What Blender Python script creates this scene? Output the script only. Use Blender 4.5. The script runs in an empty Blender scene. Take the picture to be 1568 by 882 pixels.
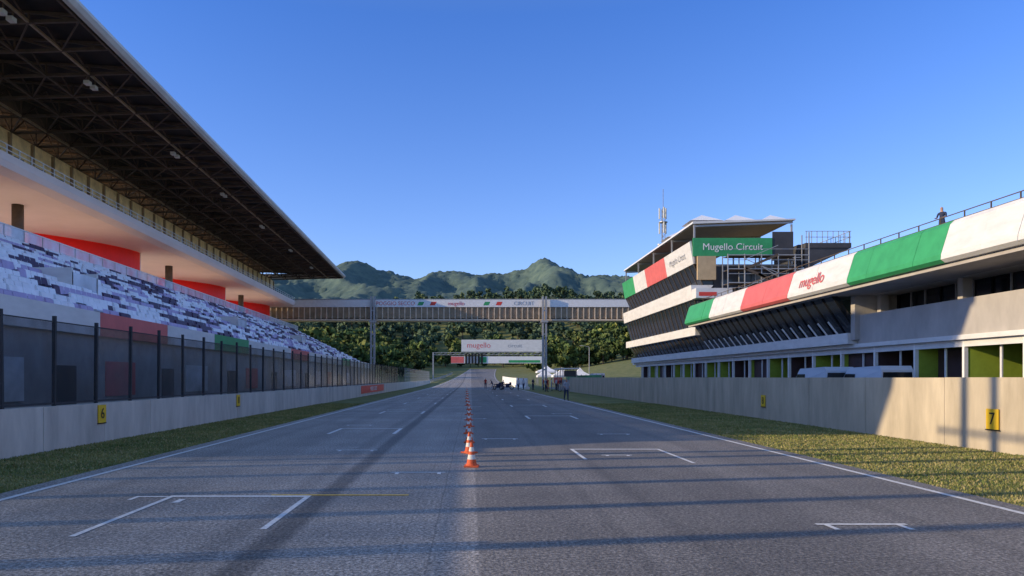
import bpy, math, random
import numpy as np
from mathutils import Vector, noise, Matrix
random.seed(7); rng=np.random.default_rng(7)
scene=bpy.context.scene
R=math.radians

# ---------------------------------------------------------------- materials
def mat(name,col,rough=.7,var=0.0,scale=1.0,stretch=(1,1,1),bump=0.0,bscale=40,metal=0,spec=.3,col2=None,detail=5):
    m=bpy.data.materials.new(name); m.use_nodes=True
    nt=m.node_tree; b=nt.nodes['Principled BSDF']
    b.inputs['Roughness'].default_value=rough; b.inputs['Metallic'].default_value=metal
    b.inputs['Specular IOR Level'].default_value=spec
    tc=nt.nodes.new('ShaderNodeTexCoord')
    if var>0 or col2:
        mp=nt.nodes.new('ShaderNodeMapping'); mp.inputs['Scale'].default_value=stretch
        n=nt.nodes.new('ShaderNodeTexNoise'); n.inputs['Scale'].default_value=scale; n.inputs['Detail'].default_value=detail
        n.inputs['Roughness'].default_value=.65
        cr=nt.nodes.new('ShaderNodeValToRGB')
        c2=col2 if col2 else tuple(c*(1+var) for c in col)
        c1=col if col2 else tuple(c*(1-var) for c in col)
        cr.color_ramp.elements[0].position=.32; cr.color_ramp.elements[1].position=.68
        cr.color_ramp.elements[0].color=(*c1,1); cr.color_ramp.elements[1].color=(*c2,1)
        nt.links.new(tc.outputs['Object'],mp.inputs['Vector']); nt.links.new(mp.outputs[0],n.inputs['Vector'])
        nt.links.new(n.outputs['Fac'],cr.inputs['Fac']); nt.links.new(cr.outputs[0],b.inputs['Base Color'])
    else: b.inputs['Base Color'].default_value=(*col,1)
    if bump>0:
        n2=nt.nodes.new('ShaderNodeTexNoise'); n2.inputs['Scale'].default_value=bscale; n2.inputs['Detail'].default_value=4
        bp=nt.nodes.new('ShaderNodeBump'); bp.inputs['Strength'].default_value=bump; bp.inputs['Distance'].default_value=.02
        nt.links.new(tc.outputs['Object'],n2.inputs['Vector']); nt.links.new(n2.outputs['Fac'],bp.inputs['Height'])
        nt.links.new(bp.outputs[0],b.inputs['Normal'])
    return m

M={}
M['white']=mat('white_paint',(.80,.79,.77),.5,.06,2)
M['white2']=mat('white_cladding',(.68,.67,.65),.45,.10,.8,(1,1,3))
M['line']=mat('road_paint',(.85,.84,.81),.6,0,14,col2=(.52,.51,.50),detail=8)
M['yline']=mat('yellow_paint',(.72,.46,.05),.6,.3,14)
M['conc']=mat('barrier_concrete',(.48,.41,.31),.85,.22,1.1,(1,1,.25),.15,30,detail=9)
M['concL']=mat('barrier_concrete_l',(.54,.50,.44),.85,.22,1.3,(1,1,.25),.15,30,detail=9)
M['conc2']=mat('grey_concrete',(.42,.39,.36),.85,.14,.7,(1,1,.5),detail=9)
M['darkc']=mat('dark_cladding',(.06,.06,.065),.6,.2,.6)
M['steel']=mat('steel_grey',(.38,.38,.38),.5,.1,3,metal=.3)
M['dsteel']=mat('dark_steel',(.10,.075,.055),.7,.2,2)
M['fpost']=mat('fence_post',(.035,.036,.04),.6,.2,2)
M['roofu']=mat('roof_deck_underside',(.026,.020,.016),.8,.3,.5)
M['roofe']=mat('roof_edge',(.58,.54,.48),.5,.12,.5,detail=8)
M['green']=mat('banner_green',(.045,.32,.12),.5,.12,1)
M['red']=mat('banner_red',(.68,.07,.05),.5,.08,1)
M['redf']=mat('faded_red',(.64,.14,.13),.5,.10,1)
M['redw']=mat('red_wall',(.90,.015,.008),.5,.06,1)
M['soff']=mat('soffit_bounce_pink',(.84,.71,.65),.7,.05,.3)  # white surface with red bounce light put into its colour as pink
M['cream']=mat('cream_panel',(.88,.70,.38),.6,.25,1.2)
M['glassd']=mat('dark_window',(.012,.016,.022),.12,spec=.5)
M['glassd2']=mat('window_glass_b',(.05,.06,.075),.2,spec=.6)
M['ygreen']=mat('garage_green',(.32,.42,.05),.6,.12,2)
M['int']=mat('garage_dark',(.03,.03,.03),.8,.3,1)
M['maroon']=mat('garage_shutter',(.07,.04,.04),.6,.2,1)
M['tan']=mat('tan_panel',(.52,.38,.22),.7,.1,2)
M['bronze']=mat('bronze_grille',(.33,.25,.16),.6,.2,1)
M['bronze2']=mat('bronze_rib',(.66,.53,.38),.6,.2,1)
M['yel']=mat('sign_yellow',(.78,.50,.03),.5,.05,3)
M['black']=mat('black_plastic',(.015,.015,.017),.5)
M['orange']=mat('cone_orange',(.62,.11,.04),.65,.2,20)
M['cwhite']=mat('cone_band',(.66,.64,.6),.6,.12,15)
M['seatw']=mat('seat_white',(.84,.84,.87),.45,.08,2)
M['seatp']=mat('seat_purple',(.46,.37,.56),.45,.1,2)
M['seatd']=mat('seat_dark',(.075,.04,.085),.5,.1,2)
M['step']=mat('stand_step',(.50,.48,.51),.85,.15,1)
M['lampg']=mat('lamp_head',(.55,.55,.5),.4)
M['bark']=mat('bark',(.07,.05,.035),.9,.3,3)
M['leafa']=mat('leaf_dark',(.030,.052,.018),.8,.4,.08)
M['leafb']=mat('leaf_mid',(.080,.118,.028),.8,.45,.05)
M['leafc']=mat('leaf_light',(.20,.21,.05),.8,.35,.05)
M['leafh']=mat('leaf_far_haze_dark',(.035,.066,.040),.8,.35,.02)  # far leaves carry the air haze in their colour
M['leafi']=mat('leaf_far_haze_light',(.085,.125,.060),.8,.35,.02)  # lighter far leaves, haze tinted into the colour too
M['blade']=mat('grass_blade',(.12,.16,.035),.8,0,.5,col2=(.30,.275,.09),detail=8)
M['blade2']=mat('grass_blade_dry',(.38,.31,.14),.8,.2,1)
M['tyre']=mat('tyre',(.02,.02,.02),.8)
M['van']=mat('van_paint',(.50,.58,.68),.3,spec=.5)
M['tent']=mat('tent_fabric',(.80,.80,.82),.7,.04,1)
M['skin']=mat('skin',(.45,.26,.18),.6)
M['hair']=mat('hair',(.04,.025,.015),.8)
M['shoe']=mat('shoe',(.03,.03,.03),.6)
M['navy']=mat('cloth_navy',(.03,.04,.08),.9,.2,8)
M['cgrey']=mat('cloth_grey',(.35,.36,.4),.9,.15,8)
M['cwh']=mat('cloth_white',(.6,.6,.62),.9,.1,8)
M['cred']=mat('cloth_red',(.45,.04,.03),.9,.1,8)

def trans(name,col,fac,rough=.15,spec=.5,tint=(.8,.85,.95)):
    m=bpy.data.materials.new(name); m.use_nodes=True; nt=m.node_tree
    out=nt.nodes['Material Output']; b=nt.nodes['Principled BSDF']
    b.inputs['Base Color'].default_value=(*col,1); b.inputs['Roughness'].default_value=rough; b.inputs['Specular IOR Level'].default_value=spec
    t=nt.nodes.new('ShaderNodeBsdfTransparent'); t.inputs[0].default_value=(*tint,1)
    mx=nt.nodes.new('ShaderNodeMixShader')
    tc=nt.nodes.new('ShaderNodeTexCoord'); n=nt.nodes.new('ShaderNodeTexNoise'); n.inputs['Scale'].default_value=.9; n.inputs['Detail'].default_value=7
    mr=nt.nodes.new('ShaderNodeMapRange'); mr.inputs[3].default_value=fac-.2; mr.inputs[4].default_value=fac+.2
    mr.inputs[1].default_value=.3; mr.inputs[2].default_value=.7
    nt.links.new(tc.outputs['Object'],n.inputs['Vector']); nt.links.new(n.outputs['Fac'],mr.inputs[0])
    nt.links.new(mr.outputs[0],mx.inputs[0]); nt.links.new(t.outputs[0],mx.inputs[1]); nt.links.new(b.outputs[0],mx.inputs[2])
    nt.links.new(mx.outputs[0],out.inputs[0]); return m
M['fpanel']=trans('tinted_panel',(.05,.055,.065),.55,.22,.3,(.62,.66,.72))
M['fpanel2']=trans('tinted_panel_b',(.07,.078,.092),.58,.2,.35,(.7,.75,.8))
M['fpanel3']=trans('tinted_panel_c',(.035,.038,.042),.42,.25,.3,(.6,.64,.7))
M['railg']=trans('rail_glass',(.75,.82,.92),.7,.2)

def asphalt():
    m=bpy.data.materials.new('asphalt'); m.use_nodes=True; nt=m.node_tree; b=nt.nodes['Principled BSDF']; L=nt.links.new
    tc=nt.nodes.new('ShaderNodeTexCoord'); sx=nt.nodes.new('ShaderNodeSeparateXYZ'); L(tc.outputs['Object'],sx.inputs[0])
    def math_(op,a,bb=None,c=None):
        n=nt.nodes.new('ShaderNodeMath'); n.operation=op
        for i,v in enumerate((a,bb,c)):
            if v is None: continue
            if isinstance(v,(int,float)): n.inputs[i].default_value=v
            else: L(v,n.inputs[i])
        return n.outputs[0]
    def nz(scale,st=(1,1,1),det=3,ro=.5):
        mp=nt.nodes.new('ShaderNodeMapping'); mp.inputs['Scale'].default_value=st; L(tc.outputs['Object'],mp.inputs[0])
        n=nt.nodes.new('ShaderNodeTexNoise'); n.inputs['Scale'].default_value=scale; n.inputs['Detail'].default_value=det; n.inputs['Roughness'].default_value=ro; L(mp.outputs[0],n.inputs['Vector'])
        return n.outputs['Fac']
    X=sx.outputs['X']
    wob=math_('MULTIPLY',math_('SUBTRACT',nz(.35,(0,1,0)),.5),.08)
    Xw=math_('ADD',X,wob)
    tone=.22
    def band(x0,w,soft):
        d=math_('ABSOLUTE',math_('SUBTRACT',Xw,x0))
        mr=nt.nodes.new('ShaderNodeMapRange'); mr.interpolation_type='SMOOTHSTEP'
        L(d,mr.inputs[0]); mr.inputs[1].default_value=w; mr.inputs[2].default_value=w+soft; mr.inputs[3].default_value=1; mr.inputs[4].default_value=0
        return mr.outputs[0]
    right=nt.nodes.new('ShaderNodeMapRange'); L(X,right.inputs[0]); right.inputs[1].default_value=.06; right.inputs[2].default_value=.10
    v=math_('SUBTRACT',tone+.035,math_('MULTIPLY',right.outputs[0],.09))
    for x0,w,s,a in ((-2.2,.08,.18,.5),(-2.75,.05,.25,.2),(-.42,.004,.012,.3),(-.75,.004,.012,.2),(3.4,.5,1.2,.18),(-4.6,.1,.5,.12),(1.7,.03,.12,.16),(5.6,.05,.2,.12),(-5.9,.05,.3,.12),(2.5,.04,.15,.14),(.9,.3,.5,.08)):
        v=math_('MULTIPLY',v,math_('SUBTRACT',1,math_('MULTIPLY',band(x0,w,s),a)))
    v=math_('MULTIPLY',v,math_('ADD',.70,math_('MULTIPLY',nz(1.1,(1,.10,1),4),.60)))
    v=math_('MULTIPLY',v,math_('ADD',.62,math_('MULTIPLY',nz(.35,(1,.6,1),6,.65),.76)))
    v=math_('MULTIPLY',v,math_('POWER',math_('MULTIPLY',nz(24,(1,1,1),3,.85),2.0),2.9))
    v=math_('MULTIPLY',v,math_('ADD',.5,math_('MULTIPLY',nz(7,(1,1,1),4,.75),1.0)))
    v=math_('MULTIPLY',v,math_('ADD',.76,math_('MULTIPLY',nz(.5,(.1,1,1),1),.48)))
    cb=nt.nodes.new('ShaderNodeCombineXYZ')
    L(math_('MULTIPLY',v,1.10),cb.inputs[0]); L(v,cb.inputs[1]); L(math_('MULTIPLY',v,.91),cb.inputs[2]); L(cb.outputs[0],b.inputs['Base Color'])
    bp=nt.nodes.new('ShaderNodeBump'); bp.inputs['Strength'].default_value=.8; bp.inputs['Distance'].default_value=.015
    L(nz(30,(1,1,1),4,.7),bp.inputs['Height']); L(bp.outputs[0],b.inputs['Normal'])
    b.inputs['Roughness'].default_value=.68; b.inputs['Specular IOR Level'].default_value=.35
    return m
M['asph']=asphalt()
M['grass']=mat('grass_ground',(.075,.105,.026),.95,0,.5,col2=(.22,.21,.075),bump=.6,bscale=25,detail=9)

# ---------------------------------------------------------------- builder
class MB:
    def __init__(s): s.v=[];s.f=[];s.m=[];s.mats=[]
    def mi(s,k):
        if k not in s.mats: s.mats.append(k)
        return s.mats.index(k)
    def poly(s,pts,k):
        n=len(s.v); s.v+= [tuple(p) for p in pts]; s.f.append(tuple(range(n,n+len(pts)))); s.m.append(s.mi(k))
    def mesh(s,vs,fs,k):
        n=len(s.v); s.v+=[tuple(p) for p in vs]; i=s.mi(k)
        for f in fs: s.f.append(tuple(n+a for a in f)); s.m.append(i)
    def box(s,x0,x1,y0,y1,z0,z1,k):
        s.mesh([(x0,y0,z0),(x1,y0,z0),(x1,y1,z0),(x0,y1,z0),(x0,y0,z1),(x1,y0,z1),(x1,y1,z1),(x0,y1,z1)],
          [(0,3,2,1),(4,5,6,7),(0,1,5,4),(1,2,6,5),(2,3,7,6),(3,0,4,7)],k)
    def beam(s,a,b,w,k,h=None):
        a=Vector(a);b=Vector(b);d=(b-a)
        if d.length<1e-6:return
        d.normalize(); up=Vector((0,0,1)) if abs(d.z)<.95 else Vector((1,0,0))
        r=d.cross(up).normalized(); u=r.cross(d).normalized(); h=h or w
        vs=[]
        for p in (a,b):
            for sx,sy in ((-1,-1),(1,-1),(1,1),(-1,1)): vs.append(p+r*sx*w/2+u*sy*h/2)
        s.mesh(vs,[(0,1,2,3),(7,6,5,4),(0,4,5,1),(1,5,6,2),(2,6,7,3),(3,7,4,0)],k)
    def cone(s,c,r0,r1,z0,z1,k,n=12,cap=True):
        vs=[(c[0]+r0*math.cos(2*math.pi*i/n),c[1]+r0*math.sin(2*math.pi*i/n),z0) for i in range(n)]
        vs+=[(c[0]+r1*math.cos(2*math.pi*i/n),c[1]+r1*math.sin(2*math.pi*i/n),z1) for i in range(n)]
        fs=[(i,(i+1)%n,n+(i+1)%n,n+i) for i in range(n)]
        if cap: fs+=[tuple(range(n,2*n)),tuple(range(n-1,-1,-1))]
        s.mesh(vs,fs,k)
    def prof(s,pts,y0,y1,k,fx=None):
        n=len(pts); fx=fx or (lambda x,y:x)
        vs=[(fx(p[0],y0),y0,p[1]) for p in pts]+[(fx(p[0],y1),y1,p[1]) for p in pts]
        fs=[(i,n+i,n+(i+1)%n,(i+1)%n) for i in range(n)]+[tuple(range(n)),tuple(range(2*n-1,n-1,-1))]
        s.mesh(vs,fs,k)
    def obj(s,name,parent=None,smooth=False):
        me=bpy.data.meshes.new(name); me.from_pydata(s.v,[],s.f); 
        for k in s.mats: me.materials.append(M[k])
        me.polygons.foreach_set('material_index',s.m)
        if smooth: me.polygons.foreach_set('use_smooth',[True]*len(s.f))
        me.update(); o=bpy.data.objects.new(name,me); scene.collection.objects.link(o)
        if parent: o.parent=parent
        return o
def empty(name,loc=(0,0,0)):
    e=bpy.data.objects.new(name,None); e.location=loc; scene.collection.objects.link(e); e.empty_display_size=.2; return e
def text(body,size,loc,rot,k,parent,name='lettering',ext=.004):
    c=bpy.data.curves.new(name,'FONT'); c.body=body; c.size=size; c.align_x='CENTER'; c.align_y='CENTER'; c.extrude=ext
    o=bpy.data.objects.new(name,c); scene.collection.objects.link(o); o.location=loc; o.rotation_euler=rot
    c.materials.append(M[k]); o.parent=parent; return o
def sst(a,b,x):
    t=min(1,max(0,(x-a)/(b-a))); return t*t*(3-2*t)

# ---------------------------------------------------------------- terrain
def hroad(y):
    if y<=120: return 0.
    if y<=400: return .000075*(y-120)**2
    return 5.88+.042*(y-400) if y<520 else 5.88+.042*120
def cx(y): return 0 if y<140 else .00009*(y-140)**2
def H(x,y):
    z=hroad(y)
    z+=sst(-18,-70,x)*sst(120,240,y)*7
    z+=sst(22,90,x)*sst(190,340,y)*8
    z+=sst(410,900,y)*66*(1+.25*math.sin(x*.011+1))
    if y>300: z+=sst(300,420,y)*3*math.sin(x*.03+y*.01)*sst(25,60,abs(x-cx(y)))
    return z
ys=[-300,-120,-60]+[y for y in range(-40,421,5)]+[y for y in range(440,1000,20)]+[1100,1300,1600,2000,3000,5000]
xs=[-4000,-2000,-1000,-600]+list(range(-400,-60,20))+list(range(-60,61,4))+list(range(80,401,20))+[600,1000,2000,4000]
def grid(fn,xs,ys):
    vs=[fn(x,y) for y in ys for x in xs]; nx=len(xs)
    fs=[(j*nx+i,j*nx+i+1,(j+1)*nx+i+1,(j+1)*nx+i) for j in range(len(ys)-1) for i in range(nx-1)]
    return vs,fs
g=MB(); vs,fs=grid(lambda x,y:(x,y,H(x,y)-.02-(.02*sst(150,300,y))),xs,ys); g.mesh(vs,fs,'grass'); ground=g.obj('ground',smooth=True)
ry=[y for y in range(-40,441,5)]
XL,XR=-6.95,7.35
def strip(name,x0,x1,dz,k,y0=-40,y1=440,parent=None,follow=True):
    b=MB(); yy=[y for y in ry if y0<y<y1]; yy=[y0]+yy+[y1]
    vs=[];
    for y in yy:
        c=cx(y) if follow else 0
        vs+=[(x0+c,y,hroad(y)+dz),(x1+c,y,hroad(y)+dz)]
    b.mesh(vs,[(2*i,2*i+1,2*i+3,2*i+2) for i in range(len(yy)-1)],k); return b.obj(name,parent)
road=strip('race_track',XL-.35,XR+.35,0,'asph')
pl=MB(); pl.box(13.3,25,-40,150,-.2,-.006,'asph'); pl.obj('pit_lane')
mk=empty('road_markings')
strip('edge_line_a',XL,XL+.11,.006,'line',parent=mk); strip('edge_line_b',XR-.11,XR,.006,'line',parent=mk)
b=MB()
def rect(x0,x1,y0,y1,k='line',z=.006): b.poly([(x0,y0,z),(x1,y0,z),(x1,y1,z),(x0,y1,z)],k)
def box_(x0,x1,y,l0,l1,w=.1):
    rect(x0,x1,y-w/2,y+w/2)
    if l0: rect(x0,x0+w*.8,y-w/2-l0,y-w/2-.001)
    if l1: rect(x1-w*.8,x1,y-w/2-l1,y-w/2-.001)
def slot(x,y,w=.9,t=.28):
    h=.035+.0006*y
    rect(x,x+w,y-h,y+h); rect(x,x+.07,y-t,y-h-.001); rect(x+w-.07,x+w,y-t,y-h-.001)
    rect(x-.08,x-.001,y-h,y+h); rect(x+w+.001,x+w+.08,y-h,y+h)
rect(-4.55,-2.42,11.11,11.25); rect(-4.55,-4.47,8.35,11.109); rect(-2.5,-2.42,8.75,11.109); 
rect(-5.05,-4.56,11.10,11.18); rect(-5.05,-4.98,10.85,11.099); rect(-4.3,-4.2,10.6,10.9)
rect(-3.05,-.95,11.26,11.34,'yline')
slot(4.3,9.05,.95,.32); slot(-1.42,14,.86); slot(-3.25,18.3,.86); slot(.4,21.7,.9); slot(3.1,17.1,.55,.2)
rect(2.48,4.72,18.43,18.59); rect(2.48,2.56,16.2,18.429); rect(4.64,4.72,15.5,18.429)
y=23.5; i=0
while y<120:
    for j,x in enumerate((4.1,-.3,-4.6)):
        if (i+j)%2==0: slot(x+random.uniform(-.05,.05),y+j*2.2,.9)
    if i%2==0: box_(-4.6,-2.4,y+2.5,2.4,2.4,.14); 
    else: box_(2.5,4.7,y+4.5,2.4,2.4,.14)
    y+=6.6;i+=1
b.obj('grid_boxes',mk)

def tufts():
    N=150000
    side=rng.random(N)<.4
    y=6.5+ (rng.random(N)**1.7)*45
    x=np.where(side,rng.uniform(-10.4,XL-.36,N),rng.uniform(XR+.36,12.78,N))
    a=rng.uniform(0,math.pi,N); h=rng.uniform(.002,.026,N); w=rng.uniform(.005,.011,N)*(.7+y/14)
    lx=rng.normal(0,.02,N); ly=rng.normal(0,.02,N)
    v=np.zeros((N,3,3)); dx=np.cos(a)*w; dy=np.sin(a)*w
    v[:,0]=np.stack([x-dx,y-dy,np.full(N,-.022)],1); v[:,1]=np.stack([x+dx,y+dy,np.full(N,-.022)],1); v[:,2]=np.stack([x+lx,y+ly,h],1)
    me=bpy.data.meshes.new('grass'); me.from_pydata(v.reshape(-1,3).tolist(),[],np.arange(N*3).reshape(-1,3).tolist())
    me.materials.append(M['blade']); me.materials.append(M['blade2'])
    me.polygons.foreach_set('material_index',(rng.random(N)<.28).astype(int).tolist())
    o=bpy.data.objects.new('verge_grass',me); scene.collection.objects.link(o)
tufts()

# ---------------------------------------------------------------- barrier walls
def wall(name,x0,x1,z1,ya,yb,k,seg=3.0):
    b=MB(); y=ya
    while y<yb:
        e=min(y+seg,yb); j=random.uniform(-.008,.008); b.box(x0+j,x1+j,y+.008,e-.008,-.1,z1+random.uniform(-.006,.006),k); y=e
    b.box(x0+.03,x1-.03,ya+.02,yb-.02,-.1,z1-.03,k)
    return b.obj(name)
WL=-10.4
wl=wall('concrete_barrier_wall',WL-.35,WL,1.08,-12,190,'concL')
wr=wall('concrete_pit_wall',12.8,13.2,1.8,-12,96,'conc',4)
def plate(num,side,y,z):
    e=empty('distance_number_sign'); b=MB()
    x=(WL+.03) if side<0 else (12.8-.03)
    s=1 if side<0 else -1
    b.box(x-.018,x+.012,y-.21,y+.21,z-.25,z+.25,'yel'); 
    b.box(x-.016,x+.005,y-.24,y+.24,z-.28,z-.252,'black')
    b.obj('plate',e)
    rz=R(90) if side<0 else R(-90)
    text(num,.42,(x+s*.021,y,z),(R(90),0,rz),'black',e,'digit')
plate('6',-1,20.8,.78); plate('8',-1,33,.78); plate('7',1,18.1,.78); plate('8',1,32.3,.78)
fe=empty('glazed_safety_fence'); b=MB(); p=MB(); y=2.0
while y<118:
    b.beam((WL-.2,y,1.08),(WL-.2+random.uniform(-.03,.03),y,3.36+random.uniform(-.02,.05)),.08,'fpost',.08)
    if y<106: p.poly([(WL-.19,y+.05,1.12),(WL-.19,y+2.05,1.12),(WL-.19,y+2.05,3.2),(WL-.19,y+.05,3.2)],random.choice(('fpanel','fpanel','fpanel2','fpanel3')))
    y+=2.1
b.beam((WL-.2,2,3.22),(WL-.2,118,3.22),.03,'fpost'); b.beam((WL-.2,2,1.14),(WL-.2,118,1.14),.05,'fpost')
b.obj('posts',fe); p.obj('panels',fe)
b=MB(); y=118.
while y<190:
    b.beam((WL-.2,y,1.08),(WL-.2,y,3.3),.08,'steel'); y+=2.5
for z in (1.5,2,2.5,3,3.3): b.beam((WL-.2,118,z),(WL-.2,190,z),.03,'steel')
b.obj('catch_fence')
b=MB(); b.box(WL+.012,WL+.035,70,88,.25,1.0,'red'); bo=b.obj('barrier_banner'); text('MUGELLO  CIRCUIT',.6,(WL+.045,79,.62),(R(90),0,R(90)),'white',bo)

# ---------------------------------------------------------------- grandstand
gs=empty('grandstand')
Y0,Y1=15.5,125.0
YR=28.6
gx=lambda x,y: x-.036*(y-33)
rows=17; xf,zf,xb,zb=-14.0,3.5,-26.0,9.0
pts=[(xf,0)]
for i in range(rows):
    xa=xf+(xb-xf)*i/rows; xc=xf+(xb-xf)*(i+1)/rows; z=zf+(zb-zf)*i/(rows-1)
    pts+=[(xa,z),(xc,z)]
pts+=[(xb,0)]
b=MB(); b.prof(pts[::-1],Y0,Y1,'step',gx); b.obj('tiers',gs)
VOM=[(33.5,36),(60.5,63),(87.5,90)]
b=MB(); sw=.5
for i in range(rows):
    z=zf+(zb-zf)*i/(rows-1); xa=xf+(xb-xf)*(i+.35)/rows
    y=Y0+.4; run=0; col='seatw'
    while y<Y1-.5:
        if (y-Y0)%13.5<1.1: y+=sw; continue
        if 6<=i<=8 and any(a<y<c for a,c in VOM): y+=sw; continue
        if run<=0:
            n=noise.noise(Vector((y*.11,i*.45,3))) ; r=random.random()
            col='seatd' if r<.32+.35*n else ('seatp' if r<.54+.3*n else 'seatw'); run=random.randint(1,6)
        run-=1
        X=gx(xa,y)
        if random.random()<.35:
            b.mesh([(X-.12,y,z+.40),(X-.2,y,z+.40),(X-.28,y,z+.78),(X-.18,y,z+.72),(X-.12,y+.44,z+.40),(X-.2,y+.44,z+.40),(X-.28,y+.44,z+.78),(X-.18,y+.44,z+.72)],
               [(0,4,7,3),(3,7,6,2),(0,3,2,1),(4,5,6,7)],col)
        else:
            b.mesh([(X+.18,y,z+.42),(X+.18,y+.44,z+.42),(X-.2,y+.44,z+.40),(X-.2,y,z+.40),(X-.28,y,z+.78),(X-.28,y+.44,z+.78),(X+.18,y,z+.36),(X+.18,y+.44,z+.36)],
               [(0,1,2,3),(3,2,5,4),(6,7,1,0)],col)
        y+=sw
b.obj('seats',gs)
b=MB()
for a,c in VOM:
    x1=gx(-18.1,a); x0=gx(-20.4,a)
    b.box(x0,x1,a+.05,a+.2,5.2,6.8,'white2'); b.box(x0,x1,c-.2,c-.05,5.2,6.8,'white2'); b.box(x0,x0+.15,a+.21,c-.21,5.2,6.9,'white2')
    b.poly([(x1,a+.1,5.6),(x1,c-.1,5.6),(x1,c-.1,6.6),(x1,a+.1,6.6)],'railg')
b.obj('entrances',gs)
b=MB()
segs=[(Y0,26.7,'white2'),(26.7,33.2,'redf'),(33.2,40,'white2'),(40,47,'green'),(47,60,'white2'),(60,68,'redf'),(68,90,'white2'),(90,98,'green'),(98,Y1,'white2')]
for a,c,k in segs: b.prof([(-13.75,3.3),(-13.6,3.3),(-13.6,4.15),(-13.75,4.15)],a,c-.02,k,gx)
b.prof([(-13.95,0),(-13.8,0),(-13.8,3.28),(-13.95,3.28)],Y0,Y1,'conc2',gx)
for i,(a,w_,k) in enumerate(((20,2,'white'),(24,1.2,'darkc'),(27.5,2.4,'redf'),(33,1.3,'darkc'),(36,3,'white2'),(43,1.4,'darkc'),(47,2.5,'redf'),(54,1.4,'darkc'),(58,4,'white2'),(67,1.5,'darkc'),(72,3,'cwh'),(80,2,'redf'),(88,1.5,'darkc'),(95,3,'white2'))):
    xx=gx(-13.8,a)-.1
    b.box(xx,xx+.14,a,a+w_,.1 if k=='darkc' else 1.1,2.4 if k!='darkc' else 2.2,k)
b.obj('front_parapet',gs)
b=MB(); b.prof([(-26.0,9.0),(-25.85,9.0),(-25.85,9.75),(-26.0,9.75)],Y0,Y1,'white',gx); b.obj('mid_parapet',gs)
b=MB(); b.poly([(gx(-25.9,Y0),Y0,9.75),(gx(-25.9,Y1),Y1,9.75),(gx(-25.9,Y1),Y1,10.4),(gx(-25.9,Y0),Y0,10.4)],'railg')
b.prof([(-25.95,10.4),(-25.87,10.4),(-25.87,10.46),(-25.95,10.46)],Y0,Y1,'white',gx); 
y=Y0
while y<Y1: b.beam((gx(-25.9,y),y,9.75),(gx(-25.9,y),y,10.4),.05,'steel'); y+=2
b.obj('mid_railing',gs)
b=MB(); b.prof([(-38,8.6),(-26.02,8.6),(-26.02,8.98),(-38,8.98)],Y0,Y1,'soff',gx)
b.prof([(-38,0),(-37.5,0),(-37.5,8.58),(-38,8.58)],Y0,Y1,'conc2',gx)
y=Y0
while y<Y1-1: b.box(gx(-37.8,y),gx(-37.3,y),y,y+.6,9,13.69,'soff'); y+=6
b.obj('concourse',gs)
b=MB(); b.prof([(-38,13.7),(-27.2,13.7),(-26.55,13.95),(-26.4,14.3),(-26.4,14.75),(-26.6,14.75),(-26.7,14.2),(-38,14.2)],Y0,Y1,'soff',gx); b.obj('upper_balcony',gs)
b=MB()
for yc,ln in ((33,10),(60.5,10),(88,10),(113,10)):
    n=18; prev=None
    for i in range(n+1):
        t=i/n; y=yc+t*ln; x=-35.2+5.0*math.sin(t*math.pi*.5)**.9
        if prev: b.mesh([(gx(prev[0],prev[1]),prev[1],9),(gx(x,y),y,9),(gx(x,y),y,13.69),(gx(prev[0],prev[1]),prev[1],13.69)],[(0,1,2,3)],'redw')
        prev=(x,y)
    b.box(gx(prev[0],prev[1])-7,gx(prev[0],prev[1]),prev[1],prev[1]+.2,9,13.69,'soff')
b.obj('red_walls',gs,True)
b=MB()
for y in (24,51,79,107): b.cone((gx(-30.6,y),y),.38,.38,9,13.7,'dsteel',16)
b.obj('columns',gs,True)
b=MB(); y=Y0
while y<Y1: b.beam((gx(-26.5,y),y,14.75),(gx(-26.5,y),y,15.3),.05,'white'); y+=1.3
for z in (15.0,15.3): b.beam((gx(-26.5,Y0),Y0,z),(gx(-26.5,Y1),Y1,z),.04,'white')
b.obj('upper_railing',gs)
b=MB(); b.prof([(-30.4,14.2),(-30,14.2),(-30,18.1),(-30.4,18.1)],Y0,Y1,'cream',gx)
y=Y0+1
while y<Y1:
    b.beam((gx(-29.9,y),y,14.2),(gx(-29.9,y),y,18.0),.18,'bronze'); b.box(gx(-29.98,y),gx(-29.93,y),y+.5,y+1.6,14.3,16.6,'glassd2'); y+=2.7
b.obj('upper_wall',gs)
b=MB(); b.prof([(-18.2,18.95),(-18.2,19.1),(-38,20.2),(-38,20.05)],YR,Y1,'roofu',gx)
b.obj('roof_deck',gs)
b=MB(); b.prof([(-18.2,18.6),(-18.0,18.65),(-17.85,18.85),(-17.95,19.1),(-18.2,19.25)],YR,Y1,'roofe',gx)
b.box(gx(-38,Y1),gx(-18.2,Y1),Y1+.01,Y1+.15,18.5,19.3,'roofe')
b.obj('roof_edge',gs)
b=MB()
dz=lambda x: 18.93+(-18.2-x)*.0556
bz=lambda x: 18.65-(-18.2-x)*.03
XS=[-18.4,-20.8,-23.2,-25.6,-28,-30.4,-32.8,-35.2]
y=YR+.3; k=0
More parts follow.
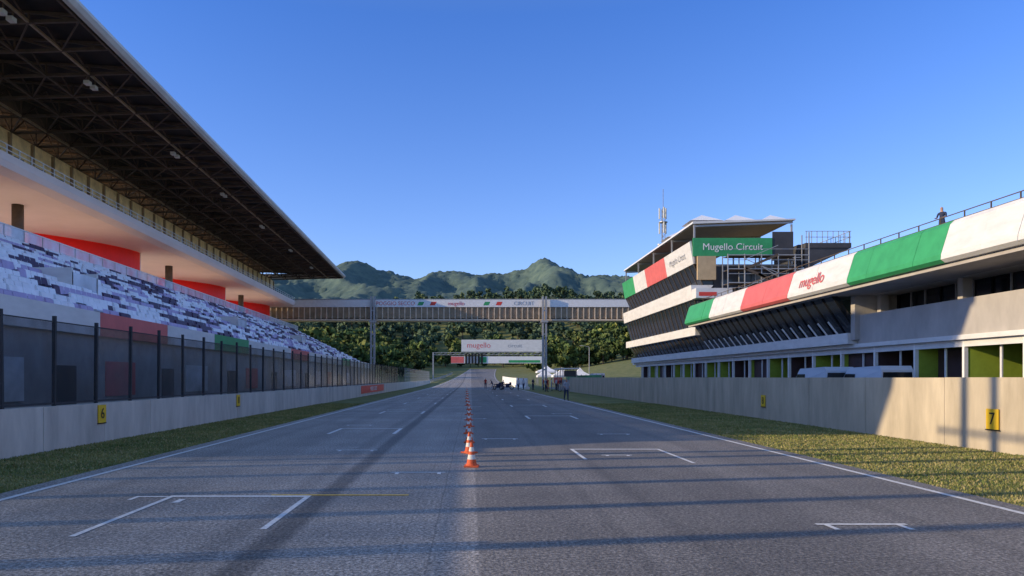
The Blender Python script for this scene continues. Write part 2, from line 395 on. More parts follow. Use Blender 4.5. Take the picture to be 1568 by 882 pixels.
while y<Y1:
    for i in range(len(XS)-1):
        a,c=XS[i],XS[i+1]; A=gx(a,y);C=gx(c,y)
        b.beam((A,y,bz(a)),(C,y,bz(c)),.15,'dsteel'); b.beam((A,y,dz(a)-.05),(C,y,dz(c)-.05),.12,'dsteel')
        b.beam((A,y,bz(a)),(C,y,dz(c)),.08,'dsteel') ; b.beam((C,y,bz(c)),(C,y,dz(c)),.08,'dsteel')
    if y+3<Y1:
        for i,x in enumerate(XS):
            A=gx(x,y);C=gx(x,y+3); 
            b.beam((A,y,bz(x)),(C,y+3,bz(x)),.12,'bronze' if i%3==1 else 'dsteel')
            b.beam((A,y,bz(x)),(gx(x,y+1.5),y+1.5,dz(x)),.07,'dsteel'); b.beam((gx(x,y+1.5),y+1.5,dz(x)),(C,y+3,bz(x)),.07,'dsteel')
            if i<len(XS)-1 and k%2==0: b.beam((A,y,bz(x)),(gx(XS[i+1],y+3),y+3,bz(XS[i+1])),.07,'dsteel')
    y+=3;k+=1
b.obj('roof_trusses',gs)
b=MB()
for y in (33,41,54,66,80,95,110):
    for dy in (0,.7):
        x=gx(-21,y); b.box(x-.2,x+.1,y+dy,y+dy+.35,18.1,18.3,'lampg'); b.beam((x,y+dy+.2,18.3),(x,y+dy+.2,18.6),.06,'dsteel')
b.obj('floodlights',gs)
b=MB()
for y,zt in ((5.2,12),(7.4,12),(9.6,12),(11.6,9),(13.2,12),(14.3,12)):
    b.beam((-15,y,0),(-15,y,zt),.26,'steel')
b.beam((-15,5.2,11.9),(-15,15.4,11.9),.1,'steel'); b.beam((-15,5.2,9),(-15,15.4,9),.1,'steel')
b.obj('shadow_posts',gs)  # unseen posts, added to throw shadow stripes across the track

# ---------------------------------------------------------------- footbridge
fb=empty('footbridge'); b=MB(); BY=125.6
xa,xb2=-36,31
b.box(xa,xb2,BY+.25,BY+3,11.9,13.75,'bronze')
x=xa
while x<xb2:
    b.box(x,x+.16,BY+.02,BY+.24,11.75,13.74,'bronze2'); x+=.95
b.box(xa,xb2,BY,BY+3.2,11.45,11.9-.16,'bronze2'); b.box(xa,xb2,BY-.05,BY+3.25,13.76,14.95,'white')
b.box(xa,xb2,BY+.1,BY+3.1,14.96,15.15,'steel')
for x0,k in ((-9,'green'),(-7.9,'white'),(-6.9,'red'),(2.2,'green'),(3.3,'white'),(4.3,'red')):
    b.mesh([(x0-.1,BY-.06,14.05),(x0+.8,BY-.06,14.05),(x0+1.1,BY-.06,14.65),(x0+.2,BY-.06,14.65)],[(0,1,2,3)],k)
b.obj('deck',fb)
for s,x in (('POGGIO SECCO',-12.8),('mugello',-2.5),('CIRCUIT',9)): text(s,.9,(x,BY-.07,14.35),(R(90),0,0),'redf' if x<0 else 'steel',fb)
b=MB()
for x in (-16.6,12.45):
    b.box(x-.42,x-.12,BY-.7,BY-.3,0,15.5,'steel'); b.box(x+.12,x+.42,BY-.7,BY-.3,0,15.5,'steel')
    for z in range(1,15,2): b.box(x-.119,x+.119,BY-.65,BY-.35,z,z+.25,'steel')
    b.box(x-.6,x+.6,BY-.9,BY+3.2,11.1,11.44,'steel')
b.obj('pylons',fb)

# ---------------------------------------------------------------- pit building
pb=empty('pit_building'); b=MB(); g2=MB()
PY0,PY1=-8,76.8
fp=[(22.3,7.2),(22.1,7.35),(22.12,7.6),(22.55,9.0),(22.75,9.2),(23.2,9.28),(23.2,7.2)]
fseg=[(PY0,8,'green'),(8,17,'white2'),(17,25.5,'red'),(25.5,34.8,'white2'),(34.8,43.5,'green'),(43.5,51.7,'white2'),(51.7,60.7,'redf'),(60.7,68.7,'white2'),(68.7,PY1-.3,'green')]
for a,c,k in fseg:
    y=a
    while y<c-.1:
        e=min(y+2.2,c)
        if c-e<.8: e=c
        j=random.uniform(-.012,.012); b.prof([(px_+j,pz_) for px_,pz_ in fp],y+.008,e-.008,k); y=e
b.obj('fascia',pb)
text('mugello',1.1,(22.24,48.3,8.15),(R(73),0,R(-90)),'redf',pb)
b=MB()
b.box(23.23,45,PY0,PY1-.3,8.6,9.0,'conc2')
b.box(25.3,26.9,PY0,47,7.0,7.19,'white2')
b.box(22.5,25.29,PY0,PY1-.3,7.0,7.18,'conc2')
b.box(23.23,45,47,PY1-.3,7.2,8.58,'darkc')
b.box(27,27.3,PY0,47,5.2,7.0,'glassd'); b.box(27.31,45,PY0,46.9,3.9,8.58,'darkc')
y=PY0
while y<47: b.box(26.9,26.98,y,y+.09,5.2,7.0,'steel' if (y//1.4)%3 else 'black'); y+=1.4
b.box(24.6,24.9,PY0,47,3.95,5.75,'conc2'); b.box(24.91,27,PY0,47,3.95,4.2,'conc2')
b.box(24.3,27,46.8,47.3,4.2,6.99,'conc2')
for y in (30,38.5,46.2): b.box(25.6,26.1,y,y+.4,4.21,6.99,'conc2')
b.box(24.5,31,PY0,112,3.7,3.94,'white2')
b.box(24.1,24.9,47.31,PY1,3.95,4.65,'white2')
g2.prof([(23.2,6.99),(24.75,4.66),(25.0,4.66),(23.5,6.99)],47.31,PY1-.3,'glassd')
y=47.4
while y<PY1-.4:
    g2.beam((23.16,y,6.98),(24.7,y,4.68),.07,'black'); y+=1.45
y=49
while y<PY1-1:
    g2.beam((24.3,y,4.66),(23.75,y+.2,5.5),.10,'white2'); y+=1.45
g2.obj('glazing',pb)
b.obj('structure',pb)
b=MB(); i=0; y=PY0
while y<110:
    w=4.1
    b.box(24.75,24.95,y,y+.16,0,3.69,'white'); 
    b.box(24.75,24.95,y+.161,y+w-.001,3.35,3.69,'white2')
    b.box(24.96,29.5,y+.02,y+.14,0,3.68,'ygreen' if i%3!=1 else 'maroon')
    if i%4==1: b.box(25.2,25.3,y+.2,y+w-.05,0,3.34,'maroon')
    elif i%4==3:
        b.box(26,26.1,y+.2,y+w*.45,0,3.34,'ygreen'); b.box(26,26.1,y+w*.46,y+w-.05,0,3.34,'maroon')
    b.box(25.05,25.12,y+1.9,y+2.02,0,3.34,'white2')
    y+=w;i+=1
b.box(29.6,30,PY0,112,0,3.69,'int'); b.obj('garages',pb)
b=MB(); y=PY0
while y<PY1: b.beam((23.5,y,9.0),(23.5,y,9.75),.05,'dsteel'); y+=1.8
for z in (9.45,9.75): b.beam((23.5,PY0,z),(23.5,PY1-.3,z),.04,'dsteel')
b.obj('roof_railing',pb)

# ---------------------------------------------------------------- control tower
tw=empty('race_control_tower'); b=MB(); TY0,TY1=76.8,111.
b.box(25.2,34,TY0+.6,TY1,4,13.4,'darkc'); 
b.box(24.4,34,TY0+.3,TY1,13.41,13.6,'conc2')
for a,c,k in ((TY0,87,'white2'),(87,96.8,'redf'),(96.8,103.7,'white2'),(103.7,TY1,'green')):
    b.prof([(23.1,13.6),(22.7,15.9),(22.9,16.0),(23.3,13.6)],a+.01,c-.01,k)
b.prof([(22.85,11.4),(23.0,9.9),(24.0,9.9),(25.19,11.4)],TY0,TY1,'white2')
b.prof([(23.3,7.1),(23.3,6.2),(25.19,6.2),(25.19,7.1)],TY0,TY1,'white2')
b.prof([(24.1,4.65),(24.1,3.95),(25.19,3.95),(25.19,4.65)],TY0,TY1,'white2')
b.obj('bands',tw)
text('Mugello Circuit',1.0,(22.84,82,14.8),(R(90),0,R(-90)),'steel',tw)
b=MB()
for z0,z1,x0,x1 in ((11.41,13.59,24.2,23.2),(7.11,9.89,24.1,23.3),(4.66,6.19,24.8,23.9)):
    b.prof([(x1,z1),(x0,z0),(25.18,z0),(25.18,z1)],TY0+.1,TY1-.1,'glassd')
    y=TY0+.2
    while y<TY1-.1: b.beam((x1-.03,y,z1-.02),(x0-.03,y,z0+.02),.07,'dsteel'); y+=1.7
b.obj('windows',tw)
b=MB(); 
b.prof([(22.9,17.7),(23.0,17.95),(33.6,18.25),(33.6,18.1)],TY0-.3,TY1,'white2')
b.prof([(23.1,17.65),(33.5,18.05),(33.5,18.09),(23.1,17.69)],TY0,TY1-.2,'tan')
for y in (TY0,TY0+8.5,TY0+17,TY0+25.5,TY1-.5):
    for x in (23.2,33.3): b.beam((x,y,13.6),(x,y,17.7),.16,'steel')
    b.beam((23.1,y,17.5),(33.4,y,17.9),.18,'steel')
for x in (24.6,28.2,31.9):
    for y in (TY0+2,TY0+11):
        vs=[(x-1.7,y-1.7,18.2),(x+1.7,y-1.7,18.2),(x+1.7,y+1.7,18.2),(x-1.7,y+1.7,18.2),(x,y,19.1)]
        b.mesh(vs,[(0,1,4),(1,2,4),(2,3,4),(3,0,4)],'tent')
b.obj('canopy',tw)
b=MB()
b.box(23.0,31.2,TY0-.25,TY0-.1,14.35,16.25,'green'); b.box(31.25,33.4,TY0-.2,TY0-.1,13.9,16.9,'darkc')
b.box(23.4,25.3,TY0-.5,TY0-.2,11.9,14.33,'tan')
b.box(22.9,26.6,TY0-1.6,TY0-.1,9.9,10.9,'white2'); b.box(23.2,25,TY0-1.62,TY0-1.605,10.1,10.5,'red')
b.box(25.3,34,TY0+.3,TY0+.59,9.2,13.4,'darkc')
b.box(26,27.2,TY0+.2,TY0+.29,10,12,'glassd2'); b.box(28,31,TY0+.2,TY0+.29,11.2,13,'glassd2')
b.obj('end_wall',tw); text('Mugello Circuit',1.0,(27.1,TY0-.27,15.3),(R(90),0,0),'white',tw)
b=MB()
for x in (26,27.7,29.4,31.1,32.8,34.2):
    for y in (TY0-2,TY0-.4): b.beam((x,y,9),(x,y,14.3 if x<33 else 16.5),.09,'steel')
for z in (10,11.4,12.8,14.2):
    for y in (TY0-2,TY0-.4): b.beam((26,y,z),(34.2,y,z),.08,'steel')
    b.box(26.1,33,TY0-1.9,TY0-.5,z-.1,z-.04,'dsteel')
    b.beam((26,TY0-2,z+.9 if z<14 else z+.6),(34.2,TY0-2,z+.9 if z<14 else z+.6),.05,'steel')
for x0,x1,z0,z1 in ((27.7,31,10,11.4),(31,27.7,11.4,12.8),(27.7,31,12.8,14.2),(34.2,29,9,12.3)):
    b.beam((x0,TY0-2.2,z0),(x1,TY0-2.2,z1),.12,'dsteel',.25); b.beam((x0,TY0-2.2,z0+.95),(x1,TY0-2.2,z1+.95),.06,'steel')
b.obj('scaffold_stair',tw)
b=MB()
b.box(34.3,39,TY0-1,TY0+7,15.1,15.6,'darkc'); 
for y in (TY0-.9,TY0+3,TY0+6.6):
    b.mesh([(34.3,y,12.9),(34.3,y,15.09),(39,y,15.09),(34.3,y+.3,12.9),(34.3,y+.3,15.09),(39,y+.3,15.09)],[(0,2,1),(3,4,5),(0,3,5,2)],'darkc')
for i in range(9):
    x=34.4+i*.55; b.beam((x,TY0-.95,15.6),(x,TY0-.95,16.8),.05,'steel')
for i in range(8):
    b.beam((38.9,TY0-.9+i,15.6),(38.9,TY0-.9+i,16.8),.05,'steel')
for z in (16.2,16.8): b.beam((34.3,TY0-.95,z),(39,TY0-.95,z),.05,'steel'); b.beam((38.9,TY0-1,z),(38.9,TY0+7,z),.05,'steel')
b.box(34,34.3,TY0,TY0+6,9,15.6,'darkc')
b.obj('terrace',tw)

an=MB(); ax,ay=39,150
for a in range(3):
    c=(ax+.38*math.cos(a*2.1),ay+.38*math.sin(a*2.1)); an.beam((*c,0),(*c,36),.1,'steel')
for z in range(0,36,1):
    for a in range(3):
        c=(ax+.38*math.cos(a*2.1),ay+.38*math.sin(a*2.1)); d=(ax+.38*math.cos((a+1)*2.1),ay+.38*math.sin((a+1)*2.1))
        an.beam((*c,z),(*d,z+1),.06,'steel')
for a in range(3):
    for zz in (31,34.0):
        c=(ax+.75*math.cos(a*2.1+.5),ay+.75*math.sin(a*2.1+.5)); an.cone(c,.16,.16,zz,zz+2.2,'lampg',10)
an.cone((ax,ay),.9,.9,33.2,33.35,'steel',12); an.beam((ax,ay,36),(ax,ay,40),.1,'steel'); an.cone((ax-.8,ay-.4),.45,.45,28.5,28.8,'lampg',12)
an.obj('antenna_mast')

# ---------------------------------------------------------------- start gantry
sg=empty('start_gantry'); GY=235; gz=hroad(GY); b=MB()
b.box(-3,23.5,GY,GY+.5,10.0,13.8,'white2'); b.box(-6.3,22.5,GY-.3,GY+.3,6.3,8.5,'white')
b.box(-6.3,-2.2,GY-.33,GY-.31,6.4,8.4,'redf'); b.box(12,22,GY-.33,GY-.31,6.5,7.3,'green'); b.box(2.2,5,GY-.33,GY-.31,6.5,8.3,'green')
for x in np.arange(-1.8,3.4,1.0): b.box(x,x+.6,GY-.6,GY-.35,6.2,9.3,'black')
for x in (-12,23.2): b.beam((x,GY+.2,gz-.3),(x,GY+.2,13.9 if x>0 else 9.8),.4,'steel')
for z in (9.0,9.7): b.beam((-12,GY+.2,z),(23.2,GY+.2,z),.15,'steel')
for i in range(23): b.beam((-12+i*1.53,GY+.2,9.0),(-12+(i+1)*1.53,GY+.2,9.7),.1,'steel')
b.obj('frame',sg); text('mugello',2.4,(2.5,GY-.02,12),(R(90),0,0),'redf',sg); text('circuit',1.8,(14,GY-.02,11.9),(R(90),0,0),'steel',sg)

# ---------------------------------------------------------------- small structures near pit exit
def tent(x,y,z,w,d,h):
    b=MB()
    for sx in (-1,1):
        for sy in (-1,1): b.beam((x+sx*w/2,y+sy*d/2,z),(x+sx*w/2,y+sy*d/2,z+h),.1,'steel')
    vs=[(x-w/2-.1,y-d/2-.1,z+h),(x+w/2+.1,y-d/2-.1,z+h),(x+w/2+.1,y+d/2+.1,z+h),(x-w/2-.1,y+d/2+.1,z+h)]
    m=[(x+(p[0]-x)*.35,y+(p[1]-y)*.35,z+h+.7) for p in vs]; 
    b.mesh(vs+m+[(x,y,z+h+1.5)],[(0,1,5,4),(1,2,6,5),(2,3,7,6),(3,0,4,7),(4,5,8),(5,6,8),(6,7,8),(7,4,8)],'tent')
    for i in range(4):
        a=vs[i];c=vs[(i+1)%4]; b.mesh([a,c,(c[0],c[1],c[2]-.35),(a[0],a[1],a[2]-.35)],[(0,1,2,3)],'tent')
    return b.obj('canopy_tent')
tent(17,138,0,3.4,3.4,2.2); tent(20.5,139,0,3.4,3.4,2.2); tent(15,150,0,3,3,2.2); tent(19,185,.3,5,5,3)
b=MB(); 
for y in (98,101,104,107): 
    for x in (12.2,14): b.beam((x,y,0),(x,y,2.9),.09,'steel')
b.box(12,14.3,97.6,107.5,2.9,3.05,'white'); b.box(12.0,12.1,98,107,1.0,1.8,'red'); b.box(12.0,14,98,98.1,.2,1.5,'cgrey'); b.box(13.2,14,99,106,.5,1.3,'navy')
b.box(12.3,13.9,97.7,97.76,1.9,2.7,'darkc')
b.obj('pit_wall_stand')
b=MB(); y=112
while y<195:
    z=hroad(y); b.prof([(8.2,z-.1),(8.9,z-.1),(8.9,z+.3),(8.65,z+.5),(8.6,z+1.7),(8.4,z+1.7),(8.35,z+.5),(8.2,z+.3)],y,y+2.9,'white'); y+=3
b.obj('white_barrier')
b=MB(); b.box(15.2,15.3,86,118,.9,2.1,'green'); 
for y in range(86,119,4): b.beam((15.25,y,0),(15.25,y,2.2),.1,'steel')
b.obj('green_screen_fence')
def lamp(x,y,z,h):
    b=MB(); b.cone((x,y),.11,.06,z,z+h,'steel',8); b.beam((x,y,z+h),(x-1.3,y,z+h+.25),.08,'steel'); b.box(x-1.9,x-1.2,y-.12,y+.12,z+h+.18,z+h+.3,'lampg'); b.obj('street_lamp')
lamp(24,150,0,8); lamp(19.5,200,.4,8)
b=MB(); y=190
while y<330:
    x=-11+cx(y)*.9; z=hroad(y); x2=-11+cx(y+4)*.9; z2=hroad(y+4)
    b.beam((x,y,z-.2),(x,y,z+.9),.12,'steel'); b.beam((x,y,z+.7),(x2,y+4,z2+.7),.05,'steel',.3); y+=4
b.obj('guard_rail')

def van(x,y,col):
    e=empty('parked_van',(x,y,0)); b=MB()
    pts=[(-2.5,.35),(2.3,.35),(2.55,.5),(2.55,.95),(2.35,1.15),(1.75,1.3),(1.15,2.15),(.9,2.35),(-2.3,2.42),(-2.5,2.2)]
    n=len(pts); vs=[(-.95,p[0],p[1]) for p in pts]+[(.95,p[0],p[1]) for p in pts]
    vs=[(v[0]*(.88 if v[2]>1.9 else 1),v[1],v[2]) for v in vs]
    b.mesh(vs,[(i,n+i,n+(i+1)%n,(i+1)%n) for i in range(n)]+[tuple(range(n)),tuple(range(2*n-1,n-1,-1))],col)
    b.poly([(-.82,-2.515,1.35),(.82,-2.515,1.35),(.76,-2.515,2.08),(-.76,-2.515,2.08)],'glassd')
    for sx in (-1,1):
        b.poly([(sx*.965,.1,1.35),(sx*.965,1.6,1.35),(sx*.9,1.15,2.0),(sx*.9,.1,2.0)],'glassd')
        for yy in (-1.6,1.65):
            vs=[];N=16
            for xx in (sx*.78,sx*.99): vs+=[(xx,yy+.34*math.cos(t*2*math.pi/N),.34+.34*math.sin(t*2*math.pi/N)) for t in range(N)]
            b.mesh(vs,[(i,(i+1)%N,N+(i+1)%N,N+i) for i in range(N)]+[tuple(range(N)),tuple(range(N,2*N))],'tyre')
    b.obj('body',e)
van(21.5,45.5,'van'); van(22.5,41.5,'van'); van(19,112,'cwh')

def cone(x,y):
    b=MB(); b.box(-.19,.19,-.19,.19,.0,.035,'orange')
    b.cone((0,0),.165,.145,.035,.06,'orange',20)
    zs=[.06,.16,.26,.33,.42,.52]; r=lambda z:.135-(z-.06)*.225
    ks=['orange','cwhite','orange','cwhite','orange']
    for i in range(5): b.cone((0,0),r(zs[i]),r(zs[i+1]),zs[i],zs[i+1],ks[i],20,cap=(i==4))
    o=b.obj('traffic_cone',smooth=False); o.location=(x,y,.004); o.rotation_euler=(0,0,random.random()*1.5); o.scale=(.76,.76,.94)
for y in (14.9,17.6,20.4,23.6,27,31,35.5,41,47,54,62,71,81,92): cone(-.0065*(y-15)+random.uniform(-.05,.05)+.02,y)

# ---------------------------------------------------------------- people
def person(x,y,z,head,top,bot,walk=0.,armL=0.,armR=0.,hgt=1.75,lean=0,crouch=0):
    V=[];E=[];Rr=[];L=[]
    def add(p,r,par,lab):
        V.append(p);Rr.append(r);
        if par is not None: E.append((par,len(V)-1)); L.append(lab)
        return len(V)-1
    dz=-crouch*.38
    pel=add((0,0,.95+dz),(.15,.11),None,None)
    sp=add((0,-.02-lean*.1,1.14+dz),(.135,.10),pel,'top'); ch=add((0,-.01-lean*.22,1.34+dz),(.16,.11),sp,'top')
    nk=add((0,-.01-lean*.3,1.49+dz),(.06,.06),ch,'top'); hb=add((0,-.03-lean*.36,1.57+dz),(.07,.08),nk,'skin')
    hm=add((0,-.02-lean*.38,1.65+dz),(.078,.098),hb,'skin'); ht=add((0,0-lean*.38,1.73+dz),(.06,.075),hm,'hair')
    no=add((0,-.135-lean*.38,1.635+dz),(.014,.014),hm,'skin')
    for s,arm in ((-1,armL),(1,armR)):
        sh=add((s*.185,-.01-lean*.25,1.41+dz),(.06,.06),ch,'top')
        el=add((s*(.235),.03-arm*.12-lean*.2,1.13+dz+arm*.04),(.045,.045),sh,'top')
        w=(s*(.245-.08*arm),-.05-arm*.28-lean*.2,.88+dz+arm*.26)
        wr_=add(w,(.028,.03),el,'skin')
        d=Vector((0,-.25-arm*.6,-.95+arm*.9)).normalized()
        pm=add(tuple(Vector(w)+d*.07),(.018,.036),wr_,'skin')
        for f,ln in ((-.03,.065),(-.01,.078),(.01,.073),(.03,.058)):
            q=Vector(w)+d*.10+Vector((0,f,0)); a=add(tuple(q),(.009,.009),pm,'skin'); c=add(tuple(q+d*ln*.6+Vector((-s*.012,0,0))),(.008,.008),a,'skin'); add(tuple(q+d*ln+Vector((-s*.028,0,0))),(.007,.007),c,'skin')
        q=Vector(w)+d*.03+Vector((-s*.01,-.035,0)); a=add(tuple(q),(.011,.011),wr_,'skin'); add(tuple(q+d*.05+Vector((-s*.01,-.015,0))),(.009,.009),a,'skin')
    for s in (-1,1):
        st=s*walk
        hp=add((s*.09,0,.88+dz),(.095,.10),pel,'bot')
        kn=add((s*.10,-.03-st*.16-crouch*.38,.49+dz*.35),(.065,.07),hp,'bot')
        an_=add((s*.10,.03-st*.26+max(0,-st)*.06,.09+max(0,-st)*.04),(.04,.045),kn,'bot')
        add((s*.11,-.15-st*.26,.045),(.042,.03),an_,'shoe')
    me=bpy.data.meshes.new('p'); me.from_pydata(V,E,[]); o=bpy.data.objects.new('tmp',me); scene.collection.objects.link(o)
    sk=o.modifiers.new('s','SKIN'); 
    if len(me.skin_vertices)==0:
        bpy.context.view_layer.objects.active=o; o.select_set(True); bpy.ops.mesh.customdata_skin_add()
    for i,sv in enumerate(me.skin_vertices[0].data): sv.radius=Rr[i]; sv.use_root=(i==0)
    ss=o.modifiers.new('u','SUBSURF'); ss.levels=1; ss.render_levels=1
    dg=bpy.context.evaluated_depsgraph_get(); m2=bpy.data.meshes.new_from_object(o.evaluated_get(dg))
    bpy.data.objects.remove(o)
    for k in (top,bot,'skin','hair','shoe'): m2.materials.append(M[k])
    idx={'top':0,'bot':1,'skin':2,'hair':3,'shoe':4}
    A=np.array([V[a] for a,_ in E]);B=np.array([V[c] for _,c in E]);D=B-A;DD=(D*D).sum(1)
    rad=np.array([max(Rr[c]) for _,c in E])
    for pgn in m2.polygons:
        c=np.array(pgn.center); t=np.clip(((c-A)*D).sum(1)/DD,0,1); dist=np.linalg.norm(c-(A+D*t[:,None]),axis=1)-rad*.6
        lab=L[int(dist.argmin())]
        if lab=='skin' and c[2]>1.56+dz and (c[1]>.02-lean*.38 or c[2]>1.70+dz): lab='hair'
        pgn.material_index=idx[lab]; pgn.use_smooth=True
    po=bpy.data.objects.new('standing_person',m2); scene.collection.objects.link(po); po.location=(x,y,z); po.rotation_euler=(0,0,head); po.scale=(hgt/1.78,)*3
    return po
person(7.35,57,0,R(15),'cgrey','navy',.5,.7,.6)
person(24.6,38.6,9.0,R(-60),'navy','navy',0,.9,.9,1.75)
person(6.6,103,0,R(150),'cwh','navy',.6); person(8.9,106,0,R(40),'navy','navy',0,.5,.4); person(10.2,104,0,R(-90),'cred','navy',.2)
person(10.9,100,0,R(70),'cwh','cgrey',0,.6,.2); person(11.3,109,0,R(200),'cred','cred',.3); person(4.6,108,0,R(20),'navy','navy',0,.6,.6,1.75,.8,.6)
person(3.2,107,0,R(-100),'navy','cgrey',0,.7,.7,1.75,.8,.5); person(11.5,97.5,0,R(90),'cred','navy'); person(11.9,103,0,R(110),'cwh','navy')
person(9.4,92,0,R(80),'navy','navy',.5); person(2.4,121,hroad(121),R(0),'cred','navy',.4)
person(9.9,98,0,R(130),'cgrey','navy',.3,.3,.5); person(7.9,111,0,R(-30),'cwh','navy',.5); person(11.2,93,0,R(60),'navy','cgrey',.1,.6,.6)

def moto(x,y,h):
    e=empty('motorcycle',(x,y,hroad(y))); e.rotation_euler=(0,0,h); b=MB()
    for yy in (-.7,.7):
        N=18;vs=[]
        for r,w in ((.31,.05),(.31,-.05),(.22,-.04),(.22,.04)): vs+=[(w,yy+r*math.cos(2*math.pi*i/N),.31+r*math.sin(2*math.pi*i/N)) for i in range(N)]
        fs=[(k*N+i,k*N+(i+1)%N,((k+1)%4)*N+(i+1)%N,((k+1)%4)*N+i) for k in range(4) for i in range(N)]
        b.mesh(vs,fs,'tyre'); b.beam((-.06,yy,.31),(.06,yy,.31),.12,'steel')
    b.beam((0,-.7,.31),(0,-.42,.95),.07,'steel'); b.beam((-.33,-.42,.98),(.33,-.42,.98),.04,'black')
    b.prof([(-.13,.3),(.13,.3),(.16,.6),(.1,.9),(-.1,.9),(-.16,.6)],-.35,.2,'navy'); b.prof([(-.12,.6),(.12,.6),(.17,.9),(.05,1.1),(-.05,1.1),(-.17,.9)],-.62,-.36,'navy')
    b.prof([(-.1,.72),(.1,.72),(.08,.84),(-.08,.84)],.21,.8,'black'); b.beam((0,.1,.4),(0,.7,.31),.09,'steel'); b.beam((.12,.2,.35),(.16,.8,.5),.08,'steel')
    b.obj('body',e)
moto(3.9,107,R(40)); moto(5.4,110,R(100))

# ---------------------------------------------------------------- forest
def forest():
    VV=[];MS=[]
    tr=MB()
    def tree(x,y,z,h,seed):
        rs=np.random.default_rng(seed); nb=rs.integers(6,10); th=h*.22
        tr.cone((x,y),h*.03,h*.014,z-.5,z+h*.6,'bark',6,False)
        n=52 if y<450 else 26
        tone=rs.random(); wide=rs.uniform(.22,.36)
        for i in range(nb):
            a=rs.uniform(0,6.28); rr=rs.uniform(.05,wide)*h; cz=z+th+rs.uniform(.0,.58)*h*(1 if rr<.18*h else .7)
            c=(x+rr*math.cos(a),y+rr*math.sin(a),cz); r=rs.uniform(.12,.22)*h
            tr.beam((x,y,z+h*.3),c,h*.012,'bark')
            d=rs.normal(size=(n,3)); d/=np.linalg.norm(d,axis=1)[:,None]; d[:,2]*=.8
            P=np.array(c)+d*r*rs.uniform(.6,1.08,(n,1)); s=(rs.uniform(.035,.07,n)*h*(1 if y<450 else 1.35))[:,None]
            u=rs.normal(size=(n,3)); u/=np.linalg.norm(u,axis=1)[:,None]; w=np.cross(u,d+.3*rs.normal(size=(n,3))); w/=np.linalg.norm(w,axis=1)[:,None]
            A=u*s;Q=w*s
            VV.append(np.stack([P-A-Q*.6,P+A*.9-Q,P+A+Q*.7,P-A*.8+Q],1).reshape(-1,3))
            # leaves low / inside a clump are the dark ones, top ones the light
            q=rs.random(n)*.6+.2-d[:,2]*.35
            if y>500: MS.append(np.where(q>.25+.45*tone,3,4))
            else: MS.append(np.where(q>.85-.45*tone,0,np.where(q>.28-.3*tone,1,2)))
    cnt=0; rs=np.random.default_rng(3)
    while cnt<1250:
        y=rs.uniform(205,820); half=y*.36; x=rs.uniform(-half,half*.9)
        if abs(x-cx(min(y,430)))<26 and y<430: continue
        if y<260 and x>-38: continue
        if x>15 and y<320: continue
        dens=noise.noise(Vector((x*.02,y*.02,0)))
        if dens<(-.12 if y<400 else -.45): continue
        h=rs.uniform(6,16)*(.9 if y<400 else 1); 
        tree(x,y,H(x,y),h,int(rs.integers(1e9))); cnt+=1
    V=np.concatenate(VV); ms=np.concatenate(MS); nq=len(V)//4
    me=bpy.data.meshes.new('leaves'); me.vertices.add(len(V)); me.vertices.foreach_set('co',V.ravel().astype('f'))
    me.loops.add(nq*4); me.loops.foreach_set('vertex_index',np.arange(nq*4,dtype='i'))
    me.polygons.add(nq); me.polygons.foreach_set('loop_start',np.arange(0,nq*4,4,dtype='i'))
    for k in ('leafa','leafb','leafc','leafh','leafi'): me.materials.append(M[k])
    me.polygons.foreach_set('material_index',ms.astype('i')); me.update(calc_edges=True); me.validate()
    o=bpy.data.objects.new('distant_trees',me); scene.collection.objects.link(o)
    tr.obj('trunks',o)
forest()

# ---------------------------------------------------------------- mountains
M['mount']=mat('hazed_forest_slope',(.048,.090,.090),.95,0,.03,col2=(.125,.175,.135),detail=12)  # distance haze is mixed into the slope colour as a blue cast
rp=[(-3000,300),(-1500,330),(-900,305),(-643,322),(-520,332),(-378,376),(-300,345),(-179,314),(-120,330),(-46,335),(30,326),(86,332),(180,348),(241,378),(330,348),(395,336),(506,322),(700,330),(1200,300),(3000,260)]
def ridge(x):
    for (a,za),(c,zc) in zip(rp,rp[1:]):
        if a<=x<=c: return za+(zc-za)*sst(0,1,(x-a)/(c-a))
    return 250
mx=[-3000+i*100 for i in range(18)]+[-1200+i*7 for i in range(343)]+[1201+i*100 for i in range(19)]
my=[950+i*16 for i in range(138)]
def mh(x,y):
    t=(y-950)/1550
    if t<=1: prof=(.17*sst(0,.2,t)+.83*t**1.5)
    else: prof=max(0,1-(t-1)*1.2)
    n=noise.fractal(Vector((x*.004,y*.0025,1)),1,2,6); n2=1-abs(noise.noise(Vector((x*.006+.3*math.sin(y*.003),y*.0015,7))))*2
    z=ridge(x)*prof+ (n*28+n2*46-23)*sst(0,.3,t)*(1-.75*math.exp(-((t-1)/.1)**2))
    z+=noise.noise(Vector((x*.05,y*.05,4)))*7+noise.noise(Vector((x*.12,y*.12,9)))*6
    return (x,y,z+20)
vs,fs=grid(mh,mx,my); b=MB(); b.mesh(vs,fs,'mount'); b.obj('mountain_range',smooth=True)

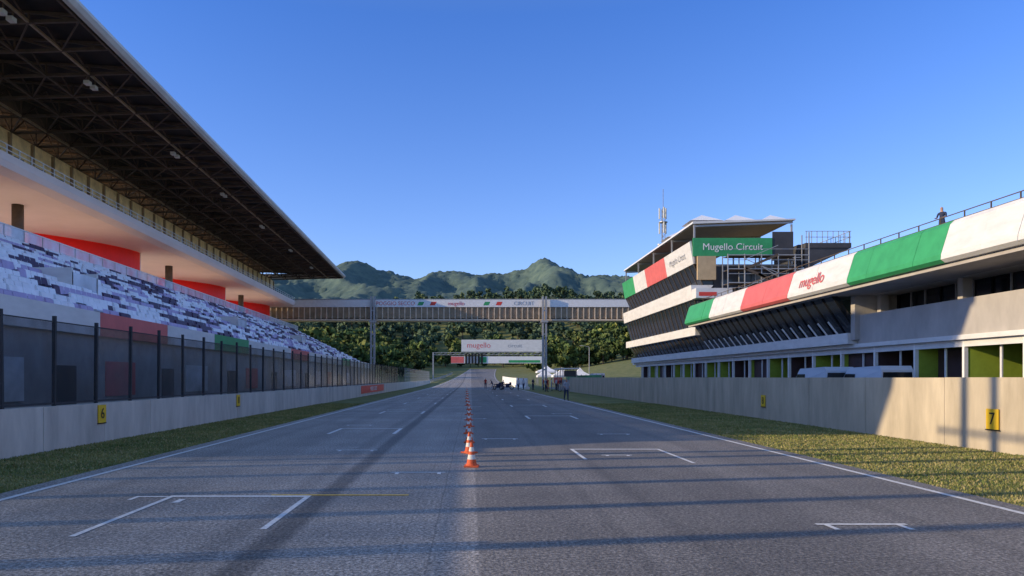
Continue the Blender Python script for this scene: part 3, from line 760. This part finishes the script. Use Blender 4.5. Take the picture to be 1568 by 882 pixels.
# ---------------------------------------------------------------- light
EL,AZ=17.0,80.0
d=Vector((-math.sin(R(AZ))*math.cos(R(EL)),-math.cos(R(AZ))*math.cos(R(EL)),math.sin(R(EL))))
sd=bpy.data.lights.new('sun','SUN'); sd.energy=5; sd.angle=R(.5); sd.color=(1,.79,.49)
so=bpy.data.objects.new('sun',sd); scene.collection.objects.link(so); so.rotation_euler=d.to_track_quat('Z','Y').to_euler()
w=bpy.data.worlds.new('World'); scene.world=w; w.use_nodes=True; nt=w.node_tree; bg=nt.nodes['Background']
sky=nt.nodes.new('ShaderNodeTexSky'); sky.sky_type='NISHITA'; sky.sun_disc=False
sky.sun_elevation=R(EL); sky.sun_rotation=math.atan2(d.x,d.y); sky.air_density=1.0; sky.dust_density=.3; sky.ozone_density=3.0; sky.altitude=300
tc=nt.nodes.new('ShaderNodeTexCoord'); sx=nt.nodes.new('ShaderNodeSeparateXYZ'); nt.links.new(tc.outputs['Generated'],sx.inputs[0])
cr=nt.nodes.new('ShaderNodeValToRGB'); nt.links.new(sx.outputs['Z'],cr.inputs[0])
cr.color_ramp.elements[0].position=.08; cr.color_ramp.elements[0].color=(.40,.40,.53,1)
cr.color_ramp.elements[1].position=.44; cr.color_ramp.elements[1].color=(.21,.33,.58,1)
e=cr.color_ramp.elements.new(.80); e.color=(.84,.69,.61,1)
sc=nt.nodes.new('ShaderNodeVectorMath'); sc.operation='MULTIPLY'
nt.links.new(sky.outputs[0],sc.inputs[0]); nt.links.new(cr.outputs[0],sc.inputs[1])
s2=nt.nodes.new('ShaderNodeVectorMath'); s2.operation='SCALE'; s2.inputs['Scale'].default_value=3.0; nt.links.new(sc.outputs[0],s2.inputs[0])
nt.links.new(s2.outputs[0],bg.inputs[0]); bg.inputs[1].default_value=.15

cam=bpy.data.cameras.new('camera'); co=bpy.data.objects.new('camera',cam); scene.collection.objects.link(co)
co.location=(0,0,1.8); co.rotation_euler=(R(90),0,0); cam.lens=26; cam.sensor_width=36; cam.shift_x=63/1568; cam.shift_y=137/1568
cam.clip_start=.1; cam.clip_end=9000; scene.camera=co
scene.view_settings.view_transform='Standard'; scene.view_settings.look='None'; scene.view_settings.exposure=0
